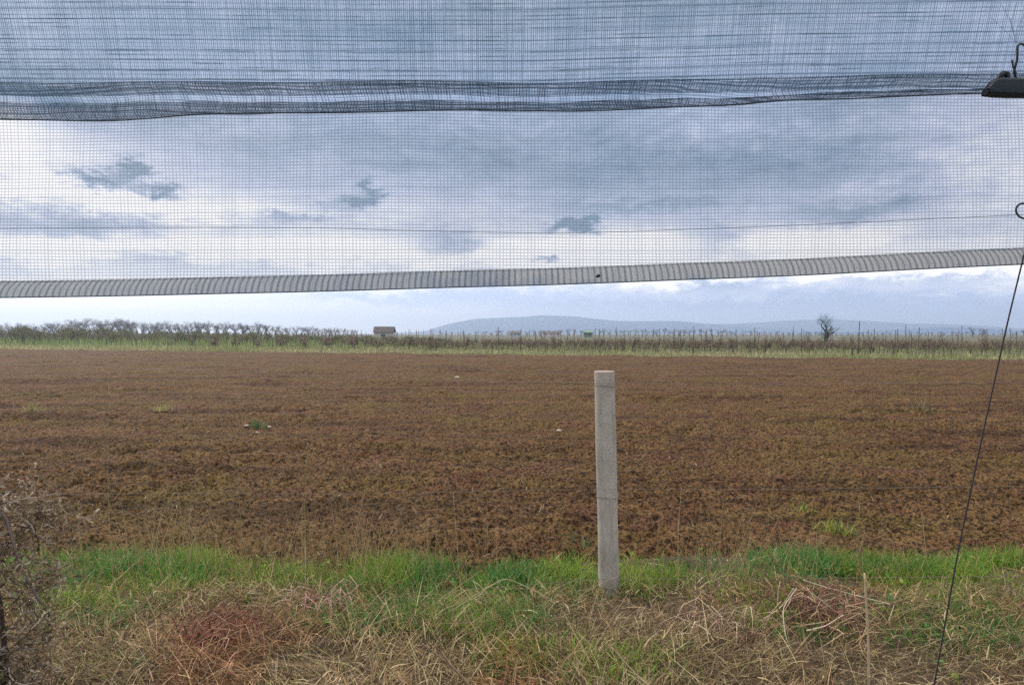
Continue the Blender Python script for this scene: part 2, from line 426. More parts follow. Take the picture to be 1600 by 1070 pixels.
def dead_grass():
    N = 150000
    x = rng.uniform(-5.2, 5.2, N); y = rng.uniform(2.6, 4.95, N)
    p = fbm(x * 1.2, y * 1.5, 3, 55)
    dens = np.clip((4.50 - y) / .30, .03, 1) * np.clip(.35 + (p - .35) * 2.5, .25, 1)
    keep = rng.random(N) < dens; x, y, p = x[keep], y[keep], p[keep]; n = len(x)
    root = np.stack([x, y, verge_z(x, y) + rng.uniform(0, .06, n)], -1)
    swirl = fbm(x * .9, y * .9, 2, 66) * 4 * PI                        # tufts combed the same way
    dirn = swirl + rng.normal(0, 1.5, n)
    V, Q = ribbons(root, rng.uniform(.03, .14, n) * (.6 + .8 * p), rng.uniform(.0020, .0060, n), dirn, rng.uniform(.7, 1.6, n), rng.uniform(-.5, 1.3, n))
    pal = [(.34, .235, .105), (.48, .36, .18), (.22, .14, .065), (.15, .095, .05), (.32, .20, .115), (.58, .46, .27), (.08, .05, .03), (.24, .215, .07), (.10, .07, .038)]
    hue = fbm(x * 1.5, y * 1.5, 2, 99); red = np.clip((hue - .56) * 6, 0, 1)[:, None]
    mult = (1 - red) * 1 + red * np.array((1.08, .80, .76))
    # two clumps of reddish dead stems
    for (cx, cy, r) in ((-1.48, 3.70, .26), (1.62, 3.98, .27), (-1.05, 4.1, .15)):
        k = np.exp(-(((x - cx) / r) ** 2 + ((y - cy) / (r * .9)) ** 2))[:, None]
        mult = mult * (1 - k) + k * .85 * np.array((.88, .36, .42)) + k * .15
    c = pick_cols(pal, n, 1) * mult * .82 * (.7 + .75 * fbm(x * 3.5, y * 4, 2, 5))[:, None]
    o = raw_mesh('dead_grass', V, Q, M_straw, cols=np.repeat(c, 10, axis=0))
    tag(o, 'matted tangle of dead straw-coloured grass beside the field', 'dead grass', kind='stuff')
    # longer combed stems lying in bundles
    n = 1500
    x = rng.uniform(-5, 5, n); y = rng.uniform(2.7, 4.2, n)
    root = np.stack([x, y, verge_z(x, y) + rng.uniform(.0, .10, n)], -1)
    sw = fbm(x * .7, y * .7, 2, 66) * 3.2 * PI
    V, Q = ribbons(root, rng.uniform(.12, .42, n), rng.uniform(.0022, .0040, n), sw + rng.normal(0, .9, n), rng.uniform(.9, 1.45, n), rng.uniform(-.2, .6, n), seg=6)
    c = pick_cols([(.34, .25, .13), (.44, .34, .19), (.22, .15, .08), (.28, .20, .11)], n, 14)
    o = raw_mesh('long_straw', V, Q, M_straw, cols=c)
    tag(o, 'long pale stems fallen criss-cross over the dead grass', 'straw', kind='stuff')
    # wispy fringe standing against the soil
    n = 3000
    x = rng.uniform(-5.2, 5.2, n) ; cl = fbm(x * 1.3, x * 0 + 1, 3, 12); kk = rng.random(n) < np.clip((cl - .35) * 3 + np.where(x < .2, .3, 0), .08, 1)
    x = x[kk]; n = len(x); y = rng.uniform(4.3, 5.15, n)
    root = np.stack([x, y, verge_z(x, y)], -1)
    V, Q = ribbons(root, rng.uniform(.15, .55, n) * (1 + .3 * (x < 0)), rng.uniform(.0018, .003, n), rng.uniform(0, 2 * PI, n), rng.uniform(0, .5, n), rng.uniform(0, .8, n), seg=5)
    c = pick_cols([(.32, .25, .12), (.26, .18, .085), (.38, .30, .165), (.22, .18, .075)], n, 12)
    o = raw_mesh('dry_wisps', V, Q, M_straw, cols=c)
    tag(o, 'thin dry grass wisps rising out of the green band', 'dry grass', kind='stuff')
dead_grass()

def litter():
    n = 2600
    y = 5.2 * np.exp(rng.random(n) ** 1.3 * math.log(22 / 5.2)); x = rng.uniform(-1, 1, n) * (y * .8 + 1)
    zz = .018 + .02 * rng.random(n)
    root = np.stack([x, y, zz], -1)
    V, Q = ribbons(root, rng.uniform(.02, .10, n), rng.uniform(.003, .007, n), rng.uniform(0, 2 * PI, n), rng.uniform(1.1, 1.55, n), rng.uniform(-.2, .3, n), seg=2)
    o = raw_mesh('straw_litter', V, Q, M_straw, cols=pick_cols([(.40, .32, .20), (.30, .23, .14), (.36, .3, .2), (.22, .2, .08)], n, 6))
    tag(o, 'bits of straw and stubble strewn on the ploughed soil', 'straw', kind='stuff')
litter()

def far_grass():
    n = 26000
    x = rng.uniform(-75, 55, n); off = rng.random(n) ** 1.2 * 14 - .3
    y = edge_y(x) + off
    root = np.stack([x, y, np.full(n, -.05)], -1)
    V, Q = ribbons(root, rng.uniform(.12, .42, n) * (1 + .5 * (x < -8)), rng.uniform(.03, .07, n), rng.uniform(0, 2 * PI, n), rng.uniform(0, .7, n), rng.uniform(0, .8, n), seg=2)
    hue = fbm(x * .12, off * .3, 3, 14)[:, None]
    t_ = np.clip((hue - .35) * 3.4, 0, 1)
    c = np.array((.24, .26, .10)) * (1 - t_) + np.array((.44, .39, .22)) * t_
    c = c * (1 + .3 * (rng.random((n, 1)) * 2 - 1))
    o = raw_mesh('field_edge_grass', V, Q, M_straw, cols=np.repeat(c, 6, axis=0))
    tag(o, 'pale rough grass strip between the ploughed field and the vineyard', 'grass', kind='stuff')
    # tall weeds and canes filling the vineyard rows
    n = 42000
    x = rng.uniform(-85, 70, n); off = 5 + rng.random(n) * 60
    y = edge_y(x) + off
    gl = np.clip((-x - 4) / 25, 0, 1)
    clump = fbm(x * .35, y * .2, 3, 18)
    root = np.stack([x, y, np.full(n, -.05)], -1)
    ln = rng.uniform(.25, .85, n) * (.6 + .8 * clump) * (1 + .6 * gl)
    V, Q = ribbons(root, ln, rng.uniform(.03, .07, n), rng.uniform(0, 2 * PI, n), rng.uniform(0, .35, n), rng.uniform(0, .6, n), seg=2)
    t_ = np.clip(gl + .25 + .7 * (fbm(x * .15, y * .1, 3, 44) - .4) + .35 * (rng.random(n) - .3), 0, 1)[:, None]
    c = (np.array((.20, .16, .10)) * (1 - t_) + np.array((.23, .28, .10)) * t_) * (1 + .5 * (rng.random((n, 1)) * 2 - 1))
    o = raw_mesh('vineyard_weeds', V, Q, M_straw, cols=np.repeat(c, 6, axis=0))
    tag(o, 'tall brown and green weeds growing thick between the vine rows', 'weeds', kind='stuff')
far_grass()

# ------------------------------------------------------------------ concrete fence post and wires
def concrete():
    m, t = material('concrete')
    P = t.n('ShaderNodeTexCoord').outputs['Object']
    a = t.noise(P, 5, 5, .6); b = t.noise(P, 70, 4, .7); z = t.sep(P)[2]
    c = t.mix(t.smooth(a, .3, .7), (.32, .285, .235), (.44, .395, .335))
    c = t.mix(t.smooth(b, .60, .66), c, (.17, .145, .12)); c = t.mix(t.m('MULTIPLY', t.smooth(t.noise(P, 18, 5, .7), .5, .7), .35), c, (.25, .23, .20))
    sn = t.noise(t.comb(t.m('MULTIPLY', t.sep(P)[0], 14.0), t.m('MULTIPLY', t.sep(P)[1], 14.0), t.m('MULTIPLY', z, 1.6)), 2.0, 4, .6)
    c = t.mix(t.m('MULTIPLY', t.smooth(sn, .48, .68), .45), c, (.20, .18, .14))      # run-off streaks and lichen
    c = t.mix(t.m('MULTIPLY', t.smooth(t.m('ADD', z, t.m('MULTIPLY', a, .3)), .35, .08), .6), c, (.22, .19, .13))   # soil splash at the foot
    c = t.mix(t.m('MULTIPLY', t.smooth(t.m('ADD', z, t.m('MULTIPLY', a, .15)), 1.40, 1.45), .6), c, (.26, .20, .16))   # rusty head
    finish(t, principled(t, c, .9, .2, (t.m('ADD', b, t.m('MULTIPLY', a, .5)), .35, .004))); return m
M_conc = concrete()
M_wire, t = material('galvanised_wire'); finish(t, principled(t, (.20, .165, .13), .6, .4, None, .2))
M_dark, t = material('black_cord'); finish(t, principled(t, (.030, .028, .028), .6, .3))
M_blackplastic, t = material('black_plastic')
P = t.n('ShaderNodeTexCoord').outputs['Object']
finish(t, principled(t, (.016, .022, .028), .45, .4, (t.noise(P, 200, 3), .4, .001)))

def fence_post():
    root = tag(empty('fence_post', (.576, 4.36, 0)), 'round pale concrete fence post standing alone at the field edge', 'fence post')
    mb = MB(); H = 1.378; n = 26; sides = 28; V = []; Q = []
    zs = list(np.linspace(-.25, H - .006, n)) + [H, H]
    rs = [.0605 + .0008 * math.sin(z * 9) for z in zs]
    rs[-2] = .0575; rs[-1] = .001
    for k, (z, r) in enumerate(zip(zs, rs)):
        for j in range(sides):
            a = j * 2 * PI / sides; rr = r * (1 + .012 * math.sin(3 * a + z * 4)); V.append((-.022 * z + rr * math.cos(a), .0 + rr * math.sin(a), z))
    for k in range(len(zs) - 1):
        for j in range(sides):
            j2 = (j + 1) % sides; Q.append((k * sides + j, k * sides + j2, (k + 1) * sides + j2, (k + 1) * sides + j))
    mb.add(V, Q); p = mb.build('shaft', M_conc, root, smooth=False)
    for poly in p.data.polygons: poly.use_smooth = abs(poly.normal.z) < .5
    for z in (1.295, .640, .11):
        tw = MB(); a = np.linspace(0, 2 * PI, 20)
        tw.tube(np.stack([-.022 * z + .064 * np.cos(a), .064 * np.sin(a), z + .004 * np.sin(a * 2)], -1), .0014, 5)
        tw.build('wire_tie', M_wire, root)
    # loops of wire wound on the right side of the post
    for k in range(8):
        cl = MB(); z = .17 + k * .137; a = np.linspace(-.9, .9, 6) + .1 * math.sin(k * 5)
        cl.tube(np.stack([-.022 * z + .0645 * np.cos(a), .0645 * np.sin(a), z + .004 * np.cos(a * 3)], -1), .0012, 4)
        cl.build('wire_ring', M_wire, root)
fence_post()
def pt(x, y, Y):                       # a point of the picture at distance Y
    a = R(.70); u = (x - 800) / F; v_ = (535 - y) / F
    d = Vector((u, math.cos(a) + v_ * math.sin(a), v_ * math.cos(a) - math.sin(a))); d *= Y / d.y
    return np.array((d.x, Y, CAMZ + d.z))
def wire(label, pts, r, sag=.0):
    P0 = np.array(pts); tt = np.linspace(0, len(P0) - 1, 60)
    C = np.stack([np.interp(tt, np.arange(len(P0)), P0[:, k]) for k in range(3)], -1)
    C[:, 2] += .003 * np.sin(tt * 5) ; C[:, 0] = C[:, 0]
    mb = MB(); mb.tube(C, r, 5)
    return tag(mb.build('fence_wire', M_wire, None, True), label, 'wire', 'strands of the field fence')
wire('topmost thin fence wire stretched across the field near the post head', [pt(-900, 548, 4.288), pt(0, 568, 4.288), pt(600, 590, 4.288), pt(945, 600, 4.288), pt(1600, 597, 4.288), pt(2400, 590, 4.288)], .0009)
wire('middle fence wire crossing the post at half its height', [pt(-900, 776, 4.288), pt(0, 772, 4.288), pt(500, 771, 4.288), pt(945, 765, 4.288), pt(1600, 760, 4.288), pt(2400, 755, 4.288)], .0010)
wire('lowest fence wire running through the grass at the foot of the post', [pt(-900, 930, 4.288), pt(0, 934, 4.288), pt(620, 928, 4.288), pt(945, 905, 4.288), pt(1600, 900, 4.288), pt(2400, 890, 4.288)], .0013)

# ------------------------------------------------------------------ vineyard
def vine_stake(h=1.95, r=.027):
    o = empty('vineyard_post'); mb = MB()
    mb.tube([(0, 0, -.2), (.01, 0, h * .5), (.0, .01, h)], [r, r * .95, r * .9], 7, (.10, .085, .075))
    mb.build('stake', M_twig, o, True, True)
    return o
def vine_plant(seed):
    rr = random.Random(seed); o = empty('grape_vine')
    mb = MB(); P = [(0, 0, -.05)]; x = y = 0
    for k in range(5): x += rr.uniform(-.05, .05); y += rr.uniform(-.04, .04); P.append((x, y, .15 * (k + 1)))
    mb.tube(P, [.045, .04, .04, .035, .04, .05], 6, (.075, .055, .045)); mb.build('trunk', M_twig, o, True, True)
    cb = MB()
    for k in range(26):
        a = rr.choice((0, PI)) + rr.uniform(-.5, .5); L = rr.uniform(.5, 1.15)
        s0 = np.array((x + rr.uniform(-.6, .6), y, .72)); up = rr.uniform(.5, 1.4)
        p1 = s0 + np.array((math.cos(a) * .12, math.sin(a) * .12, .25 * up)); p2 = p1 + np.array((math.cos(a) * .25 * L, rr.uniform(-.15, .15), .3 * L * up))
        p3 = p2 + np.array((math.cos(a) * .3 * L, rr.uniform(-.2, .2), rr.uniform(-.15, .35)))
        cb.tube([s0, p1, p2, p3], [.016, .014, .012, .008], 3, rr.choice([(.16, .11, .08), (.11, .075, .06), (.2, .15, .1)]), False)
    cb.tube([(x - .75, y, .74), (x, y, .76), (x + .75, y, .73)], [.02, .03, .02], 5, (.09, .065, .05))
    cb.build('canes', M_twig, o, False, True)
    return o
post0 = vine_stake(); vines0 = [vine_plant(k) for k in range(4)]
post_spots, vine_spots = [], []
ed = np.array((EDGE_B[0] - EDGE_A[0], EDGE_B[1] - EDGE_A[1])); edl = np.linalg.norm(ed); ed = ed / edl
rw = np.array((-.28, .96)); rw /= np.linalg.norm(rw)
A0 = np.array(EDGE_A)
for k in range(-4, 50):
    for j in range(9):
        p = A0 + ed * (k * 2.7 + random.uniform(-1.0, 1.0)) + rw * (8.5 + j * 6 + random.uniform(-.5, .5))
        if abs(p[0] / p[1]) < .74: post_spots.append(p)
    for j in range(12):
        p = A0 + ed * (k * 2.7 + random.uniform(-.2, .2)) + rw * (7.5 + j * 2.4 + random.uniform(-.4, .4))
        if abs(p[0] / p[1]) < .74: vine_spots.append(p)
post_spots.sort(key=lambda p: np.hypot(*p)); vine_spots.sort(key=lambda p: np.hypot(*p))
post_spots = [p for p in post_spots if random.random() < .55][:210]; vine_spots = vine_spots[:290]
for i, p in enumerate(post_spots):
    o = post0 if i == 0 else copy_tree(post0)
    o.location = (p[0], p[1], -.05); o.rotation_euler = (random.gauss(0, .05), random.gauss(0, .06), random.uniform(0, 6))
    s = random.uniform(.88, 1.12); 
    if random.random() < .12: s *= 1.15; o.rotation_euler[1] = random.uniform(-.3, .3)
    o.scale = (random.uniform(.8, 1.5),) * 2 + (s,)
    tag(o, 'thin dark wooden stake among the vines beyond the ploughed field', 'vineyard post', 'stakes of the distant vineyard')
for i, p in enumerate(vine_spots):
    o = vines0[i] if i < 4 else copy_tree(vines0[i % 4])
    o.location = (p[0], p[1], -.05); o.rotation_euler = (0, 0, math.atan2(rw[1], rw[0]) + random.gauss(0, .4))
    s = random.uniform(.7, .95); o.scale = (s, s, s * random.uniform(.8, 1.0))
    tag(o, 'bare brown grape vine in the rows beyond the ploughed field', 'grape vine', 'vines of the distant vineyard')

# ------------------------------------------------------------------ trees and scrub
def bare_tree(seed, H, name='bare_tree', col=(.13, .11, .10), dense=1.0, tk=1.0, spread=.55):
    rr = random.Random(seed); o = empty(name); tr = MB(); cr = MB()
    def grow(p, d, L, r, lvl, mb):
        pts = [p]; rad = [r]; q = np.array(p); dd = np.array(d)
        for k in range(3):
            dd = dd + np.array((rr.gauss(0, .13), rr.gauss(0, .13), rr.gauss(.05, .06))); dd /= np.linalg.norm(dd)
            q = q + dd * L / 3; pts.append(q.copy()); rad.append(r * (1 - .16 * (k + 1)))
        c = np.array(col) * rr.uniform(.75, 1.3)
        mb.tube(pts, rad, 5 if lvl < 2 else 3, c, False)
        if lvl >= 5: return
        nb = rr.randint(2, 4) if lvl else 4
        if lvl >= 3: nb = int(round(nb * dense))
        for b in range(nb):
            k = rr.choice((1, 2, 3, 3)); a = rr.uniform(0, 2 * PI); tl = rr.uniform(.35, 1.0) * (spread / .55)
            ax = np.array((math.cos(a), math.sin(a), rr.uniform(-.1, .5)))
            nd = dd * math.cos(tl) + ax * math.sin(tl); nd /= np.linalg.norm(nd)
            grow(pts[k], nd, L * rr.uniform(.6, .82), rad[k] * rr.uniform(.5, .7), lvl + 1, cr)
    grow((0, 0, -.1), (rr.gauss(0, .06), rr.gauss(0, .06), 1), H * .3, H * .028 * tk, 0, tr)
    tr.build('trunk', M_twig, o, True, True); cr.build('crown', M_twig, o, False, True)
    return o
def scrub(seed, name='scrub_bush'):
    rr = np.random.default_rng(seed); o = empty(name)
    st = MB()
    for k in range(12):
        a = rr.uniform(0, 2 * PI); e = rr.uniform(.1, .7); L = rr.uniform(.8, 1.25)
        st.tube([(0, 0, -.05), (math.cos(a) * e * .5, math.sin(a) * e * .5, .5 * L), (math.cos(a) * e, math.sin(a) * e, 1.0 * L)], [.03, .022, .01], 4, (.09, .075, .06), False)
    st.build('stems', M_twig, o, False, True)
    n = 1500
    th = rr.uniform(0, 2 * PI, n); rad = rr.uniform(0, 1, n) ** .5; zz = rr.uniform(.08, 1.15, n)
    lum = 1 + .25 * np.sin(th * 3 + seed) * np.sin(zz * 6)
    rx = rad * (.95 - .35 * zz) * lum
    c0 = np.stack([rx * np.cos(th), rx * np.sin(th), zz * lum ** .5], -1)
    u = rr.normal(0, 1, (n, 3)); u /= np.linalg.norm(u, axis=1, keepdims=True); v_ = rr.normal(0, 1, (n, 3)); v_ = np.cross(u, v_); v_ /= np.linalg.norm(v_, axis=1, keepdims=True)
    s = rr.uniform(.03, .065, (n, 1))
    V = np.stack([c0 - u * s, c0 + v_ * s * .5, c0 + u * s, c0 - v_ * s * .5], 1).reshape(-1, 3)
    Q = np.arange(n * 4).reshape(-1, 4)
    pal = np.array([(.15, .165, .075), (.115, .13, .062), (.20, .19, .10), (.17, .135, .085)])
    c = pal[rr.integers(0, 4, n)] * (1 + .3 * (rr.random((n, 1)) * 2 - 1))
    raw_mesh('foliage', V, Q, M_scrub, o, cols=np.repeat(c, 4, axis=0))
    return o
tp = [bare_tree(100 + k, 6.0, dense=2.3, tk=1.6, col=(.075, .062, .055)) for k in range(5)]
def height(o): return max(v.co.z for ch in o.children for v in ch.data.vertices)
tph = [height(o) for o in tp]
tree_used = [False] * 5
def put_tree(x, top, dist, label, group, grey=1.0):
    k = random.randrange(5); o = tp[k] if not tree_used[k] else copy_tree(tp[k]); tree_used[k] = True
    p = pt(x, 521, dist); h = (521 - top) / F * dist + CAMZ
    s = h / tph[k]; o.location = (p[0], dist, -.05); o.scale = (s * 1.15, s * 1.15, s); o.rotation_euler = (0, 0, random.uniform(0, 6.28))
    tag(o, label, 'tree', group)
def prof(x, P): return float(np.interp(x, [p[0] for p in P], [p[1] for p in P]))
PL = [(-120, 504), (0, 504), (60, 503), (110, 498), (150, 496), (205, 496), (235, 502), (260, 499), (285, 504), (310, 499), (340, 502), (400, 501), (440, 507), (520, 511), (570, 513)]
x = -110
while x < 560:
    put_tree(x, prof(x, PL) + random.uniform(-2.5, 3), random.uniform(230, 330), 'leafless grey-brown tree in the distant line behind the green end of the vineyard', 'bare trees on the horizon at the vineyard\'s green end')
    x += random.uniform(4, 8)
x = 690
while x < 1760:
    tp_y = prof(x, [(690, 518), (780, 515), (860, 514), (960, 513), (1070, 511), (1100, 513), (1200, 516), (1260, 517), (1400, 518), (1760, 517)])
    put_tree(x, tp_y + random.uniform(-1.5, 2), random.uniform(380, 480), 'small leafless tree far off at the foot of the blue hills', 'bare trees below the hills')
    x += random.uniform(6, 12)
for x_, t_ in ((1520, 509), (1535, 511), (1300, 516), (1470, 516), (1600, 513), (1650, 508)):
    put_tree(x_, t_, random.uniform(300, 340), 'low distant leafless tree rising just over the vine stakes', 'bare trees over the stakes')
lone = bare_tree(12, 4.6, 'lone_tree', (.03, .07, .055), 2.3, 2.2, .75)
p = pt(1290, 521, 96); lone.location = (p[0], 96, -.05); lone.rotation_euler = (0, 0, 1.0); ls = (1.6 + 34 / F * 96 + .05) / height(lone); lone.scale = (ls * .9, ls * .9, ls)
tag(lone, 'lone dark spreading tree standing above the vines against blue hills', 'tree')
sb = [scrub(200 + k) for k in range(4)]
x = -90; i = 0
while x < 700:
    for rep in range(2):
        o = sb[i] if i < 4 else copy_tree(sb[i % 4]); i += 1
        d = edge_y((x - 800) / F * 90) + random.uniform(8, 40); d = max(60, d)
        d = min(150, d + 10); q_ = pt(x + random.uniform(-6, 6), 521, d)
        hh = prof(x, [(-90, 2.4), (100, 2.3), (240, 1.9), (420, 1.5), (700, 1.0)]) * random.uniform(.75, 1.2)
        o.location = (q_[0], d, -.05); o.scale = (random.uniform(.9, 1.8), random.uniform(.9, 1.5), hh / 1.2); o.rotation_euler = (0, 0, random.uniform(0, 6))
        tag(o, 'grey-green scrubby bush overgrowing the rows behind the field', 'bush', 'bushes overgrowing the vineyard')
    x += random.uniform(9, 17)

# ------------------------------------------------------------------ far buildings
M_wall = simple('pale_wall', (.50, .42, .38)); M_roofd = simple('dark_roof', (.085, .07, .065)); M_win = simple('dark_opening', (.03, .03, .035))
M_green = simple('green_sheet', (.13, .20, .13)); M_white = simple('white_panel', (.40, .42, .44))
def hut():
    r = tag(empty('field_hut', tuple(pt(601, 521, 150)[:2]) + (-.05,)), 'small hut with a big dark roof and pale wall among the vines', 'hut')
    a = MB(); a.box((-1.9, -1.3, 0), (1.9, 1.3, 1.9)); a.build('wall', M_wall, r)
    b = MB(); b.add([(-2.1, -1.5, 1.8), (2.1, -1.5, 1.8), (2.1, -.2, 2.95), (-2.1, -.2, 2.95), (-2.1, 1.5, 1.8), (2.1, 1.5, 1.8), (-2.1, -1.5, 1.9), (2.1, -1.5, 1.9), (2.1, -.2, 3.05), (-2.1, -.2, 3.05), (-2.1, 1.5, 1.9), (2.1, 1.5, 1.9)],
        [(0, 1, 2, 3), (3, 2, 5, 4), (7, 6, 9, 8), (8, 9, 10, 11), (0, 6, 7, 1), (4, 5, 11, 10), (0, 3, 9, 6), (3, 4, 10, 9), (1, 7, 8, 2), (2, 8, 11, 5)])
    b.build('roof', M_roofd, r)
    c = MB(); c.box((-.5, -1.34, 0), (.35, -1.3, 1.5)); c.build('door', M_win, r)
hut()
def shed(x, d, w_, h, mat, label, rt):
    r = tag(empty('shed', tuple(pt(x, 521, d)[:2]) + (-.05,)), label, 'shed')
    a = MB(); a.box((-w_ / 2, -2, 0), (w_ / 2, 2, h)); a.build('wall', mat, r)
    b = MB(); hw = w_ / 2 + .3
    b.add([(-hw, -2.3, h + .0), (hw, -2.3, h), (hw, 0, h + .9), (-hw, 0, h + .9), (-hw, 2.3, h), (hw, 2.3, h)], [(0, 1, 2, 3), (3, 2, 5, 4), (0, 4, 5, 1)])
    b.build('roof', rt, r)
    c = MB()
    for k in range(3): cx = -w_ / 3 + k * w_ / 3; c.box((cx - .5, -2.04, .9), (cx + .5, -2.0, h - .5)); 
    c.build('window', M_win, r)
shed(805, 330, 5.0, 1.9, M_white, 'tiny white-walled shed on the horizon below the hills', M_roofd)
shed(862, 360, 9.0, 2.0, M_wall, 'low brownish shed on the horizon beneath the hill crest', M_roofd)
shed(918, 300, 3.2, 2.1, M_green, 'small green-walled shed on the horizon behind the stakes', M_green)

# ------------------------------------------------------------------ near plants
def stalk(pts, r0, r1, col, name, label, cat, head=False, group=None, side=0):
    o = empty(name, tuple(pts[0]))
    P0 = np.array(pts) - np.array(pts[0]); tt = np.linspace(0, len(P0) - 1, 6 * len(P0))
    C = np.stack([np.interp(tt, np.arange(len(P0)), P0[:, k]) for k in range(3)], -1)
    ker = np.array((.25, .5, .25))
    for _ in range(4):
        for k in range(3): C[1:-1, k] = np.convolve(C[:, k], ker, 'valid')
    rad = np.linspace(r0, r1, len(C)) * (1 + .12 * np.sin(np.arange(len(C)) * 1.9))
    mb = MB(); mb.tube(C, rad, 6, col); mb.build('stem', M_twig, o, True, True)
    if head or side:
        hb = MB(); rr = random.Random(int(abs(pts[0][0]) * 1000))
        nn = 26 if head else side
        for k in range(nn):
            f = rr.uniform(.72, 1) if head else rr.uniform(.3, .95); b = C[int(f * (len(C) - 1))]; a = rr.uniform(0, 6.28); L = rr.uniform(.015, .05) if head else rr.uniform(.06, .16)
            e = b + np.array((math.cos(a) * L * .6, math.sin(a) * L * .6, L * .8)); hb.tube([b, (b + e) / 2 + (0, 0, .004), e], [.0016, .0014, .0008], 3, col, False)
        hb.build('seed_head' if head else 'side_twig', M_twig, o, False, True)
    return tag(o, label, cat, group)
def gp(x, y, z=.05):                  # ground point under a picture position
    Y = 4.0
    for _ in range(40):
        p_ = pt(x, y, Y); Y *= (CAMZ - z) / max(.05, (CAMZ - p_[2]))
    return np.array((*p_[:2], z))
stalk([pt(1358, 1100, 3.2), pt(1357, 1000, 3.22), pt(1351, 895, 3.24)], .0060, .0042, (.38, .30, .18), 'cut_cane', 'thick pale cut cane standing upright in the dead grass', 'cane')
stalk([pt(745, 1085, 3.0), pt(712, 1045, 3.05), pt(660, 1005, 3.1)], .007, .003, (.16, .11, .07), 'fallen_twig', 'dark brown fallen twig slanting out of the dead grass', 'twig', side=4)
stalk([pt(1395, 945, 4.0), pt(1300, 920, 3.98), pt(1255, 906, 4.0)], .0036, .0018, (.48, .40, .27), 'bent_reed', 'pale reed fallen over the heap, its tip over green grass', 'reed')
stalk([pt(1350, 990, 3.8), pt(1280, 935, 3.8), pt(1243, 908, 3.85)], .0036, .0018, (.40, .33, .22), 'bent_reed', 'brownish reed crossing just beneath the paler fallen reed', 'reed')
stalk([pt(1180, 975, 3.85), pt(1222, 948, 3.9), pt(1240, 918, 3.9)], .0036, .0018, (.44, .36, .24), 'bent_reed', 'short reed leaning up towards the top of the heap', 'reed')
stalk([pt(1260, 985, 3.6), pt(1290, 978, 3.6), pt(1318, 960, 3.65)], .0036, .0018, (.52, .40, .30), 'bent_reed', 'pinkish reed lying across the reddish clump', 'reed')
stalk([pt(1255, 1045, 3.5), pt(1228, 1000, 3.6), pt(1222, 950, 3.7), pt(1245, 918, 3.75)], .0036, .0018, (.50, .42, .30), 'arched_stem', 'long arched pale stem framing the reddish clump', 'stem')
stalk([pt(1155, 1060, 3.4), pt(1165, 1045, 3.45), pt(1200, 1042, 3.45), pt(1215, 1060, 3.4)], .004, .003, (.46, .39, .26), 'arched_stem', 'low arching straw stem in the matted grass', 'stem')
stalk([pt(700, 1075, 3.3), pt(752, 1000, 3.4), pt(722, 950, 3.5), pt(708, 770, 3.6)], .0016, .0009, (.36, .27, .14), 'dry_stalk', 'tallest thin kinked dry stalk in front of the soil, halfway to the post', 'stalk')
stalk([pt(620, 1010, 3.7), pt(780, 905, 4.1), pt(800, 905, 4.1), pt(905, 958, 4.0)], .0022, .0015, (.36, .29, .18), 'broken_stalk', 'pale broken stalk folded sharply beside the post', 'stalk')
stalk([pt(1040, 1090, 2.6), pt(1000, 1060, 2.7), pt(955, 1010, 2.8)], .003, .002, (.26, .20, .12), 'broken_stalk', 'pale stalk tip poking from the bottom grass below the post', 'stalk')
stalk([pt(900, 1060, 3.2), pt(960, 960, 3.5), pt(1010, 880, 3.8)], .0018, .0008, (.26, .19, .11), 'broken_stalk', 'slender stalk leaning past the foot of the post', 'stalk')
TS = [(178, 905, 170, 600, 0), (312, 900, 306, 684, 1), (338, 890, 330, 690, 0), (475, 890, 482, 690, 1), (462, 900, 545, 775, 1), (500, 905, 560, 730, 0), (440, 890, 452, 780, 0), (290, 905, 300, 765, 0),
      (755, 880, 760, 790, 0), (1130, 900, 1204, 735, 1), (1190, 905, 1215, 700, 0), (1262, 915, 1285, 840, 0), (1165, 895, 1160, 810, 0), (1345, 890, 1345, 770, 0), (392, 885, 372, 720, 0), (560, 900, 575, 810, 0),
      (230, 905, 214, 740, 0), (655, 890, 640, 770, 0), (1060, 900, 1065, 760, 0), (1120, 915, 1150, 650, 0), (1455, 905, 1440, 800, 0), (140, 910, 120, 760, 1), (585, 895, 630, 830, 0), (1230, 930, 1205, 860, 1), (350, 890, 392, 850, 1), (520, 890, 600, 740, 0)]
for (x0, y0, x1, y1, hd) in TS:
    d = random.uniform(4.1, 4.9); b0 = pt(x0, y0 + 25, d); b1 = pt(x1, y1, d + random.uniform(-.2, .2)); m_ = (b0 + b1) / 2 + np.array((random.uniform(-.03, .03), 0, .02))
    c = random.choice([(.24, .18, .085), (.19, .135, .065), (.30, .235, .13)])
    stalk([b0, m_, b1], .0021, .0010, c, 'dry_stalk', 'thin dry stalk rising from the grass band against the soil', 'stalk', bool(hd), 'dry stalks against the soil', 0 if hd else random.choice((0, 3, 6)))

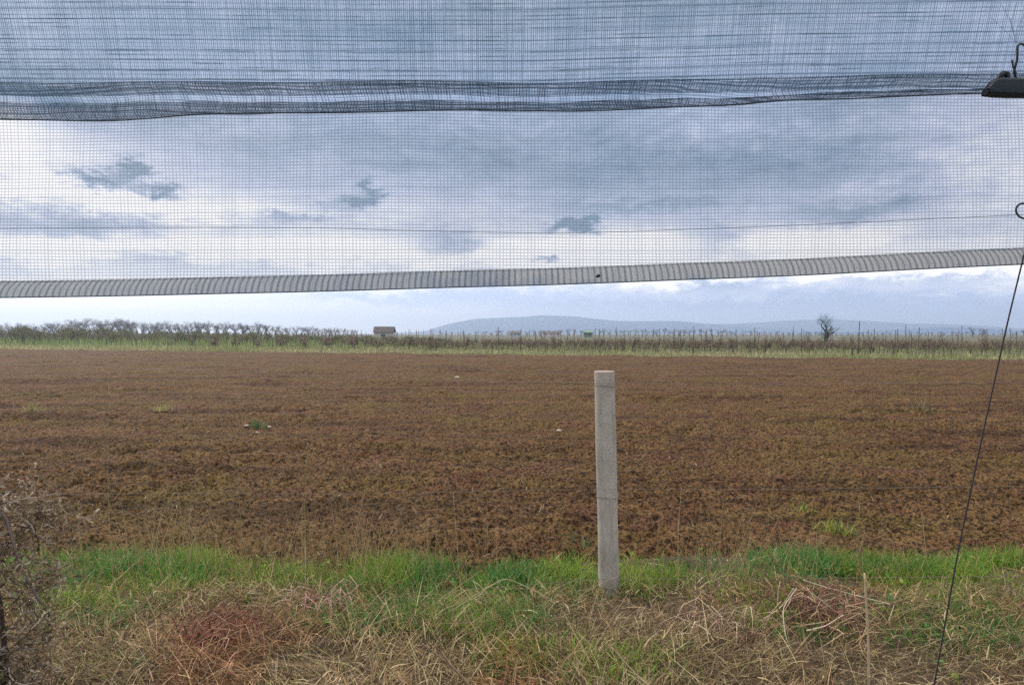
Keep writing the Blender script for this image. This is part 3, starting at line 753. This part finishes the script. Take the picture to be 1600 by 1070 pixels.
def brush_heap(cx, cy, rad, n, pal, label, seed):
    o = tag(empty('brush_heap', (cx, cy, .06)), label, 'heap'); rr = random.Random(seed); mb = MB(); fine = MB()
    for k in range(n):
        a = rr.uniform(0, 2 * PI); L = rr.uniform(.5, 1.2) * rad; hgt = rr.uniform(.15, .75) * rad; b0 = np.array((rr.gauss(0, .4) * rad, rr.gauss(0, .35) * rad, 0.0))
        d = np.array((math.cos(a), math.sin(a), 0)); sd = np.array((-d[1], d[0], 0)) * rr.uniform(-.3, .3)
        P_ = [b0, b0 + (d * .25 + sd * .3) * L + (0, 0, hgt * .8), b0 + (d * .55 + sd) * L + (0, 0, hgt), b0 + (d * .85 + sd * .6) * L + (0, 0, hgt * .7), b0 + d * L + (0, 0, hgt * rr.uniform(0, .5))]
        c = np.array(rr.choice(pal)) * rr.uniform(.6, 1.3); w_ = rr.uniform(.0012, .0034)
        (mb if w_ > .0024 else fine).tube(P_, [w_, w_, w_ * .9, w_ * .7, w_ * .4], 4, c, False)
    mb.build('stems', M_twig, o, True, True); fine.build('twigs', M_twig, o, True, True)
brush_heap(1.66, 3.92, .26, 120, [(.16, .06, .05), (.20, .10, .075), (.30, .19, .12), (.42, .31, .19), (.09, .045, .035)], 'tangled heap of dark reddish stems under the fallen reeds', 1)
brush_heap(-1.47, 3.66, .22, 60, [(.22, .065, .05), (.16, .055, .04), (.32, .19, .12), (.10, .05, .035)], 'low clump of crimson dead stems in the grass towards the dead bush', 2)
brush_heap(1.02, 3.75, .22, 90, [(.34, .24, .15), (.24, .11, .09), (.46, .36, .23)], 'loose brown tangle of stems just right of the fence post foot', 3)
brush_heap(-1.05, 4.05, .20, 70, [(.42, .30, .22), (.34, .2, .16), (.24, .16, .1)], 'pinkish tuft of flattened stems behind the crimson clump', 4)

def weed(x, y, size, n, label, pal, z=.0, upright=.45, name='weed_plant'):
    b = gp(x, y, z); o = tag(empty(name, tuple(b)), label, 'weed')
    a = rng.uniform(0, 2 * PI, n); L = size * rng.uniform(.25, .8, n)
    root = np.stack([rng.normal(0, size * .34, n), rng.normal(0, size * .3, n), np.zeros(n)], -1)
    V, Q = ribbons(root, L, size * rng.uniform(.03, .07, n), a, rng.uniform(0, 1.1, n) * (1.3 - upright), rng.uniform(.2, 1.2, n), seg=4)
    raw_mesh('leaves', V, Q, M_leaf, o, cols=pick_cols(pal, n, 10))
    mb = MB()
    for k in range(4): mb.tube([(0, 0, -.05), (random.uniform(-.1, .1) * size, 0, size * .4), (random.uniform(-.3, .3) * size, 0, size * .8)], [.004, .003, .002], 4, (.15, .17, .06), False)
    mb.build('stem', M_twig, o, False, True)
YG = [(.25, .27, .05), (.18, .22, .045), (.32, .31, .08), (.12, .15, .05)]; GR = [(.05, .12, .04), (.07, .15, .05), (.10, .15, .06)]
weed(1308, 838, .19, 260, 'yellow-green leafy weed on the soil just behind the grass band', YG)
weed(1255, 800, .13, 60, 'smaller yellow-green weed on the soil above the larger one', YG)
weed(404, 668, .24, 60, 'dark green weed alone in the ploughed field with pale stones by it', GR)
weed(254, 642, .28, 60, 'pale yellow tuft in the ploughed field near the thin tall stalk', [(.40, .36, .14), (.32, .30, .12)])
weed(50, 645, .40, 60, 'flat yellowish tuft in the field above the dead bush', [(.33, .28, .12), (.25, .22, .10)])
weed(1440, 645, .45, 50, 'wide olive weed patch in the field beside the hanging cord', [(.20, .165, .07), (.15, .13, .06)], upright=.0)
weed(890, 866, .20, 120, 'dark green tussock leaning against the fence post', [(.06, .10, .04), (.09, .13, .05), (.16, .19, .07)], upright=1.0, name='grass_tussock')
M_stone = simple('pale_stone', (.36, .30, .23), scale=9)
def stone(x, y, s, label):
    b = gp(x, y, .03); n, m_ = 10, 7; V = []; Q = []
    for i in range(m_ + 1):
        for j in range(n):
            th = PI * i / m_; ph = 2 * PI * j / n; r = s * (1 + .18 * math.sin(3 * ph + i) + .1 * math.sin(5 * ph + 2 * i + x))
            V.append((r * 1.3 * math.sin(th) * math.cos(ph), r * math.sin(th) * math.sin(ph), r * .7 * math.cos(th)))
    for i in range(m_):
        for j in range(n): Q.append((i * n + j, i * n + (j + 1) % n, (i + 1) * n + (j + 1) % n, (i + 1) * n + j))
    o = raw_mesh('stone', V, Q, M_stone, smooth=True); o.location = tuple(b); tag(o, label, 'stone')
stone(385, 665, .033, 'pale stone lying next to the dark green field weed, on its open side')
stone(421, 667, .03, 'tiny pale stone touching the dark green field weed')
stone(402, 676, .025, 'flat pale stone nearer than the dark green field weed')
stone(714, 590, .07, 'whitish stone in the field just under the top fence wire')
stone(873, 673, .035, 'small whitish stone in the soil close to the post')

def dead_bush():
    o = tag(empty('dead_bush', (-2.07, 2.95, .05)), 'dead climbing bush with curled brown leaves around a dark stump', 'bush')
    rr = random.Random(4); nr = np.random.default_rng(4)
    mb = MB(); mb.tube([(-.03, 0, -.1), (.0, .02, .2), (-.005, 0, .45), (-.03, 0, .62), (-.02, 0, .8)], [.045, .036, .03, .024, .014], 9, (.075, .055, .045)); mb.build('stump', M_twig, o, True, True)
    br = MB(); tips = []
    for k in range(150):
        b = np.array((rr.uniform(-.25, .12), rr.uniform(-.12, .14), rr.uniform(.0, .92))); a = rr.uniform(-1.0, 1.3) if rr.random() < .8 else rr.uniform(2, 4); L = rr.uniform(.08, .22)
        pts = [b]; d = np.array((math.cos(a), rr.uniform(-.5, .5), math.sin(a) * .9))
        for s in range(5):
            d = d + nr.normal(0, .3, 3); d /= np.linalg.norm(d); pts.append(pts[-1] + d * L / 4)
            if pts[-1][0] > .25: pts[-1][0] = .25
            tips.append(pts[-1])
        br.tube(pts, np.linspace(.0036, .0014, 6), 5, rr.choice([(.20, .15, .11), (.12, .09, .07), (.28, .22, .17), (.36, .30, .24)]), False)
    # one long arching runner
    br.tube([(-.02, -.05, .95), (.08, -.05, .82), (.13, -.04, .62), (.19, -.03, .50), (.22, 0, .42)], [.006, .006, .005, .005, .003], 6, (.17, .13, .11))
    br.build('twigs', M_twig, o, True, True)
    lv = MB()
    for k in range(7000):
        b = np.array(rr.choice(tips)) + nr.normal(0, .028, 3); b[2] = max(.02, b[2])
        if b[0] > .27: continue
        u = nr.normal(0, 1, 3); u /= np.linalg.norm(u); v_ = np.cross(u, nr.normal(0, 1, 3)); v_ /= np.linalg.norm(v_); w_ = np.cross(u, v_)
        L = rr.uniform(.010, .026); W_ = L * rr.uniform(.09, .24); cu = rr.uniform(.3, 1.4)
        V = []
        for s in range(5):
            f = s / 4; c_ = b + u * L * f * 1.4 + w_ * L * cu * math.sin(f * 2.6); ww = W_ * math.sin(PI * (.12 + .8 * f))
            V += [c_ - v_ * ww + w_ * ww * .6, c_ + v_ * ww + w_ * ww * .6]
        lv.add(V, [(2 * s, 2 * s + 1, 2 * s + 3, 2 * s + 2) for s in range(4)], np.array(rr.choice([(.22, .15, .095), (.32, .24, .165), (.14, .095, .06), (.19, .13, .075), (.38, .31, .24), (.09, .065, .045), (.16, .15, .06)])))
    lv.build('dry_leaves', M_straw, o, True, True)
dead_bush()

# ------------------------------------------------------------------ netting
def net_material(name, pu, pv, wu, wv, op, col, warp=.0012, dashes=0.0, shear=0.0, mist=0.0, seed=0.0, var=.35, fan=0.0):
    """woven threads every pu x pv metres; threads wu, wv (share of the pitch) wide, their opacity op"""
    m, t = material(name)
    uvn = t.n('ShaderNodeTexCoord').outputs['UV']
    nz = t.noise(t.comb(t.m('ADD', t.sep(uvn)[0], seed), t.sep(uvn)[1], seed), 5.0, 3, .5, 'Color')
    nu, nv, _ = t.sep(nz)
    U, Vv, _ = t.sep(uvn)
    u = t.m('ADD', t.m('ADD', U, t.m('MULTIPLY', Vv, shear)), t.m('MULTIPLY', t.m('SUBTRACT', nu, .5), warp * 3))
    v_ = t.m('ADD', Vv, t.m('MULTIPLY', t.m('SUBTRACT', nv, .5), warp * 3))
    if fan: u = t.m('ADD', u, t.m('MULTIPLY', t.m('MULTIPLY', t.m('ADD', Vv, 1.68), U), fan))     # threads splay along the hem
    fu = t.m('DIVIDE', u, pu); fv = t.m('DIVIDE', v_, pv)
    iu = t.m('FLOOR', fu); iv = t.m('FLOOR', fv)
    wn1 = t.n('ShaderNodeTexWhiteNoise', noise_dimensions='2D'); t.put(wn1.inputs['Vector'], t.comb(iu, seed + 1.3))
    wn2 = t.n('ShaderNodeTexWhiteNoise', noise_dimensions='2D'); t.put(wn2.inputs['Vector'], t.comb(iv, seed + 7.7))
    def line(f_, w_, rnd):
        d = t.m('ABSOLUTE', t.m('SUBTRACT', t.m('FRACT', f_), .5))
        ww = t.m('MULTIPLY', w_ * .5, t.m('ADD', 1 - var, t.m('MULTIPLY', rnd, 2 * var)))
        return t.m('SUBTRACT', 1.0, t.smooth(d, t.m('MULTIPLY', ww, .45), t.m('MULTIPLY', ww, 1.55)))
    lu = line(fu, wu, wn1.outputs[0]); lv = line(fv, wv, wn2.outputs[0])
    a = t.m('MAXIMUM', lu, lv)
    if dashes:
        # bunched weft: every few threads a thicker run that comes and goes
        dn = t.noise(t.comb(t.m('MULTIPLY', U, 9.0), t.m('MULTIPLY', iv, 3.71), seed), 1.0, 2, .5)
        sel = t.m('MULTIPLY', t.smooth(dn, .44, .62), dashes)
        fat = line(fv, wv * 1.15, wn2.outputs[0])
        a = t.m('MAXIMUM', t.m('MULTIPLY', a, op), t.m('MULTIPLY', fat, t.m('MULTIPLY', sel, .80)))
    else: a = t.m('MULTIPLY', a, op)
    if mist: a = t.m('MAXIMUM', a, mist)
    cn = t.noise(uvn, 2.2, 3)
    cc = t.mix(t.smooth(cn, .35, .65), col, (col[0] * .85, col[1] * .98, col[2] * 1.08))
    dif = t.n('ShaderNodeBsdfDiffuse'); t.put(dif.inputs[0], cc)
    trl = t.n('ShaderNodeBsdfTranslucent'); t.put(trl.inputs[0], cc)
    mx = t.n('ShaderNodeMixShader'); mx.inputs[0].default_value = .5
    t.t.links.new(dif.outputs[0], mx.inputs[1]); t.t.links.new(trl.outputs[0], mx.inputs[2])
    tb = t.n('ShaderNodeBsdfTransparent')
    m2 = t.n('ShaderNodeMixShader'); t.put(m2.inputs[0], a)
    t.t.links.new(tb.outputs[0], m2.inputs[1]); t.t.links.new(mx.outputs[0], m2.inputs[2])
    finish(t, m2.outputs[0]); return m
NY = 1.2
TC = (.30, .36, .46)
MN_main = net_material('net_weave', .0057, .0051, .40, .54, .56, (.15, .175, .225), .0012, 0.6, 0, .18, 0.0, .3)
MN_up1 = net_material('net_weave_roof', .0047, .0059, .38, .30, .52, (.12, .185, .25), .0010, .95, .02, .20, 3.0, .5)
MN_up2 = net_material('net_weave_roof_second', .0031, .0150, .36, .13, .66, (.08, .135, .20), .0010, 1.0, -.02, .10, 9.0, .5)
MN_hem1 = net_material('net_hem', .0100, .0036, .50, .10, .74, (.05, .06, .07), .0008, 0, .0, .52, 5.0, .2, -.8)
MN_hem2 = net_material('net_hem_fold', .0080, .0060, .46, .12, .40, (.07, .085, .10), .0008, 0, .0, .30, 6.0, .3, -.55)
MN_fold = net_material('net_fold', .0042, .0030, .42, .45, .75, (.05, .08, .12), .004, 1.0, .1, .28, 12.0, .8)
MN_fold2 = net_material('net_fold_inner', .0050, .0036, .40, .45, .70, (.07, .12, .19), .006, 1.0, -.12, .24, 15.0, .8)

net = tag(empty('shade_net', (0, NY, 0)), 'fine blue-grey mesh net hanging rolled up with a doubled hem', 'net')
XS = np.linspace(-1500, 3100, 240)                     # picture columns the net spans, wider than the frame
def curve(P): return np.interp(XS, [p[0] for p in P], [p[1] for p in P])
def smoothc(a, k=9):
    ker = np.ones(k) / k; ap = np.r_[np.full(k // 2, a[0]), a, np.full(k // 2, a[-1])]; return np.convolve(ap, ker, 'valid')
HEM_B = smoothc(curve([(-1500, 480), (-400, 470), (0, 465), (400, 458), (800, 447), (1200, 432), (1600, 413), (2000, 395), (3100, 350)]))
HEM_T = HEM_B - 26
FOLD_B = smoothc(curve([(-1500, 190), (0, 186), (170, 187), (300, 180), (420, 178), (900, 173), (1060, 167), (1140, 164), (1230, 154), (1400, 152), (1530, 148), (1700, 142), (3100, 110)]), 3)
FOLD_T = smoothc(curve([(-1500, 126), (0, 128), (600, 131), (850, 131), (1200, 121), (1530, 118), (1700, 116), (3100, 90)]), 3)
def sheet(name, top, bot, nrow, mat, ydep, vscale=1.0):
    """a strip of net between two edge curves; ydep(s, x) is its offset in depth; UVs are metres along and across"""
    rowsV = []; uv = []
    for s in np.linspace(0, 1, nrow):
        yp = top + (bot - top) * s
        Yd = NY + ydep(s, XS)
        X = (XS - 800) * NY / F; Z = np.array([pt(800, y_, NY)[2] for y_ in yp])
        rowsV.append(np.stack([X, Yd - NY, Z], -1)); uv.append(np.stack([X, -Z * vscale], -1))
    V = np.concatenate(rowsV); UV = np.concatenate(uv)
    return raw_mesh(name, V, quads(nrow, len(XS)), mat, net, uv=UV, smooth=True)
wave = lambda s, x: .006 * np.sin(x * .006 + 1.0) + .004 * np.sin(x * .017 + s * 5)
sheet('hanging_panel', FOLD_B - 6, HEM_T + 2, 34, MN_main, lambda s, x: .012 + wave(s, x))
sheet('hem_band', HEM_T, HEM_B, 5, MN_hem1, lambda s, x: -.004 + .006 * math.sin(PI * s) * -1 + wave(1, x))
sheet('hem_lining', HEM_T + 1, HEM_B - 1, 5, MN_hem2, lambda s, x: .003 + .004 * math.sin(PI * s) + wave(1, x))
# gathered roll under the roof net
sheet('gathered_fold', FOLD_T, FOLD_T + 20, 7, MN_fold, lambda s, x: -.03 * math.sin(PI * s) + wave(0, x))
sheet('gathered_lining', FOLD_T + 2, FOLD_B, 12, MN_fold2, lambda s, x: .02 * math.sin(PI * s) + wave(0, x) + .004 * np.sin(x * .03 + s * 9))
sheet('gathered_flap', np.minimum(FOLD_T + 30, FOLD_B - 6), FOLD_B, 8, MN_fold, lambda s, x: -.02 * math.sin(PI * s) + wave(0, x) + .003 * np.sin(x * .05 + s * 7))
# roof net: from the roll up and back over the viewer
def roof(name, mat, extra):
    n = 26; rowsV = []; uv = []; z0 = np.array([pt(800, y_, NY)[2] for y_ in FOLD_T + 3]); X = (XS - 800) * NY / F
    for s in np.linspace(0, 1, n):
        sag = -.03 * math.sin(PI * s)
        Yd = -s * 1.5 + .01 * np.sin(X * 6 + s * 6) * s
        Z = z0 + 1.05 * s ** .55 + sag * 0 + extra * s + .006 * np.sin(X * 9 + s * 14) * min(1, s * 6)
        Xs = X
        rowsV.append(np.stack([Xs, Yd, Z], -1)); 
    V = np.array(rowsV); L = np.r_[0, np.cumsum(np.linalg.norm(np.diff(V[:, 120], axis=0), axis=1))]
    UV = np.stack([V[..., 0], np.repeat(L[:, None], len(XS), 1)], -1)
    raw_mesh(name, V.reshape(-1, 3), quads(n, len(XS)), mat, net, uv=UV.reshape(-1, 2), smooth=True)
roof('roof_panel', MN_up1, 0.0)
roof('roof_lining', MN_up2, .05)
def cord(name, ys, r, dy, mat=M_dark):
    mb = MB(); X = (XS - 800) * NY / F; Z = np.array([pt(800, y_, NY)[2] for y_ in ys])
    mb.tube(np.stack([X, np.full(len(XS), dy) + wave(1, XS), Z], -1), r, 5); return mb.build(name, mat, net, True)
M_cordg, t = material('grey_cord'); finish(t, principled(t, (.10, .13, .16), .8, .2))
cord('hem_cord', HEM_B, .0009, 0, M_cordg)
cord('gathering_cord', FOLD_B, .0011, 0, M_cordg)
# small dark knot sewn in the hem
k_ = pt(932, 432, NY); mb = MB(); mb.tube([(k_[0] - .002, -.014, k_[2] - .002), (k_[0] + .001, -.016, k_[2]), (k_[0] + .004, -.014, k_[2] + .001)], [.0012, .0032, .0012], 7); mb.build('hem_knot', M_dark, net, True)

def free_wire(name, pts, r, label, cat, mat=M_dark):
    P0 = np.array(pts); tt = np.linspace(0, len(P0) - 1, 50)
    C = np.stack([np.interp(tt, np.arange(len(P0)), P0[:, k]) for k in range(3)], -1)
    for _ in range(3):
        for k in range(3): C[1:-1, k] = np.convolve(C[:, k], np.array((.25, .5, .25)), 'valid')
    mb = MB(); mb.tube(C, r, 6); return tag(mb.build(name, mat, None, True), label, cat)
free_wire('support_wire', [pt(-1200, 370, 1.27), pt(0, 357, 1.27), pt(300, 355, 1.27), pt(500, 356, 1.27), pt(700, 362, 1.27), pt(900, 365, 1.27), pt(1250, 352, 1.27), pt(1600, 335, 1.27), pt(2600, 300, 1.27)], .0005, 'thin dark wire running level behind the hanging net', 'wire', M_cordg)
c0 = pt(1612, 350, 1.17); c1 = pt(1575, 500, 1.17); c2 = pt(1535, 680, 1.17); c3 = pt(1497, 860, 1.17); c4 = pt(1460, 1068, 1.17)
gd = c4 - c3; c5 = c4 + gd * (c4[2] - .0) / max(.01, -gd[2])
free_wire('tie_cord', [pt(1622, 320, 1.17), c0, c1, c2, c3, c4, c5], .0012, 'taut dark cord slanting down from the net hem to the ground', 'cord')
# ring the net slides on
rg = pt(1601, 330, 1.165); a = np.linspace(0, 2 * PI, 28)
mb = MB(); mb.tube(np.stack([rg[0] + .0135 * np.cos(a), np.full(28, rg[1]) + .003 * np.sin(a), rg[2] + .0125 * np.sin(a)], -1), .0015, 7, cap=False)
hk = MB(); hk.tube([(rg[0] + .013, rg[1], rg[2] + .004), (rg[0] + .022, rg[1], rg[2] + .012), (rg[0] + .040, rg[1], rg[2] + .012)], .0014, 6)
ro = tag(empty('wire_ring_hook', tuple(rg)), 'dark round wire ring hooked onto the hanging net', 'ring')
for b_, nm in ((mb, 'ring'), (hk, 'hook')):
    b_.v = [v_ - np.array(rg) for v_ in b_.v]; b_.build(nm, M_dark, ro, True)
# black clamp that grips the rolled net
cb_ = pt(1540, 135, 1.15); CL = tag(empty('net_clamp', tuple(cb_)), 'black clamp gripping the rolled net with a twisted wire hook', 'clamp')
px_ = 1.15 / F
def clamp():
    prof_ = [(0, -14, -5), (3, -15, 0), (9, -16, 9), (14, -17, 12), (40, -18, 12), (90, -18, 12), (150, -17, 11)]   # along, bottom, top (picture units)
    V = []; Q = []; sd = 12
    for (a_, lo, hi) in prof_:
        cz = (lo + hi) / 2 * px_; hz = (hi - lo) / 2 * px_
        for j in range(sd):
            th = 2 * PI * j / sd; cs, sn = math.cos(th), math.sin(th)
            V.append((a_ * px_, .011 * np.sign(cs) * abs(cs) ** .6, cz + hz * np.sign(sn) * abs(sn) ** .6))
    for i in range(len(prof_) - 1):
        for j in range(sd):
            j2 = (j + 1) % sd; Q.append((i * sd + j, i * sd + j2, (i + 1) * sd + j2, (i + 1) * sd + j))
    Q.append((0, 3, 6, 9)); mb = MB(); mb.add(V, Q); mb.build('jaw', M_blackplastic, CL, False)
    k = MB(); k.tube([(20 * px_, 0, 8 * px_), (24 * px_, 0, 17 * px_), (28 * px_, 0, 20 * px_), (33 * px_, 0, 20 * px_), (34 * px_, 0, 8 * px_)], [.004, .0045, .0045, .004, .004], 8); k.build('lever', M_blackplastic, CL, True)
    h = MB()
    h.tube(np.array([(44, 0, 8), (46, 0, 20), (42, 0, 30), (40, 0, 40)]) * px_ + (0, -.001, 0), .0014, 6)
    h.tube(np.array([(50, 0, 8), (45, 0, 22), (50, 0, 42), (50, 0, 62), (54, 0, 66), (60, 0, 65), (66, 0, 56), (67, 0, 30)]) * px_ + (0, .0015, 0), .0017, 6)
    h.build('hook_wire', M_dark, CL, True)
    for v_ in CL.children: pass
clamp()
for ch in CL.children:
    pass
# frayed thread ends above the clamp
for j in range(1):
    mb = MB(); b0 = pt(1588, 68, 1.13)
    for k in range(5):
        e = pt(1550 + k * 13 + random.uniform(-6, 6), random.uniform(-10, 45), 1.13)
        mb.tube([b0, (b0 + e) / 2 + np.array((random.uniform(-.01, .01), 0, 0)), e], .00022, 4)
    mb.build('frayed_thread', M_cordg, net, False).location = (0, -NY, 0)

# ------------------------------------------------------------------ haze
M_haze, t = material('haze'); pv_ = t.n('ShaderNodeVolumePrincipled')
pv_.inputs['Color'].default_value = (.70, .82, 1.0, 1); pv_.inputs['Density'].default_value = .00045; pv_.inputs['Anisotropy'].default_value = .5
finish(t, None, pv_.outputs[0])
mb = MB(); mb.box((-5200, -400, -1.2), (5200, 4200, 105)); hz = mb.build('haze', M_haze); tag(hz, kind='stuff')
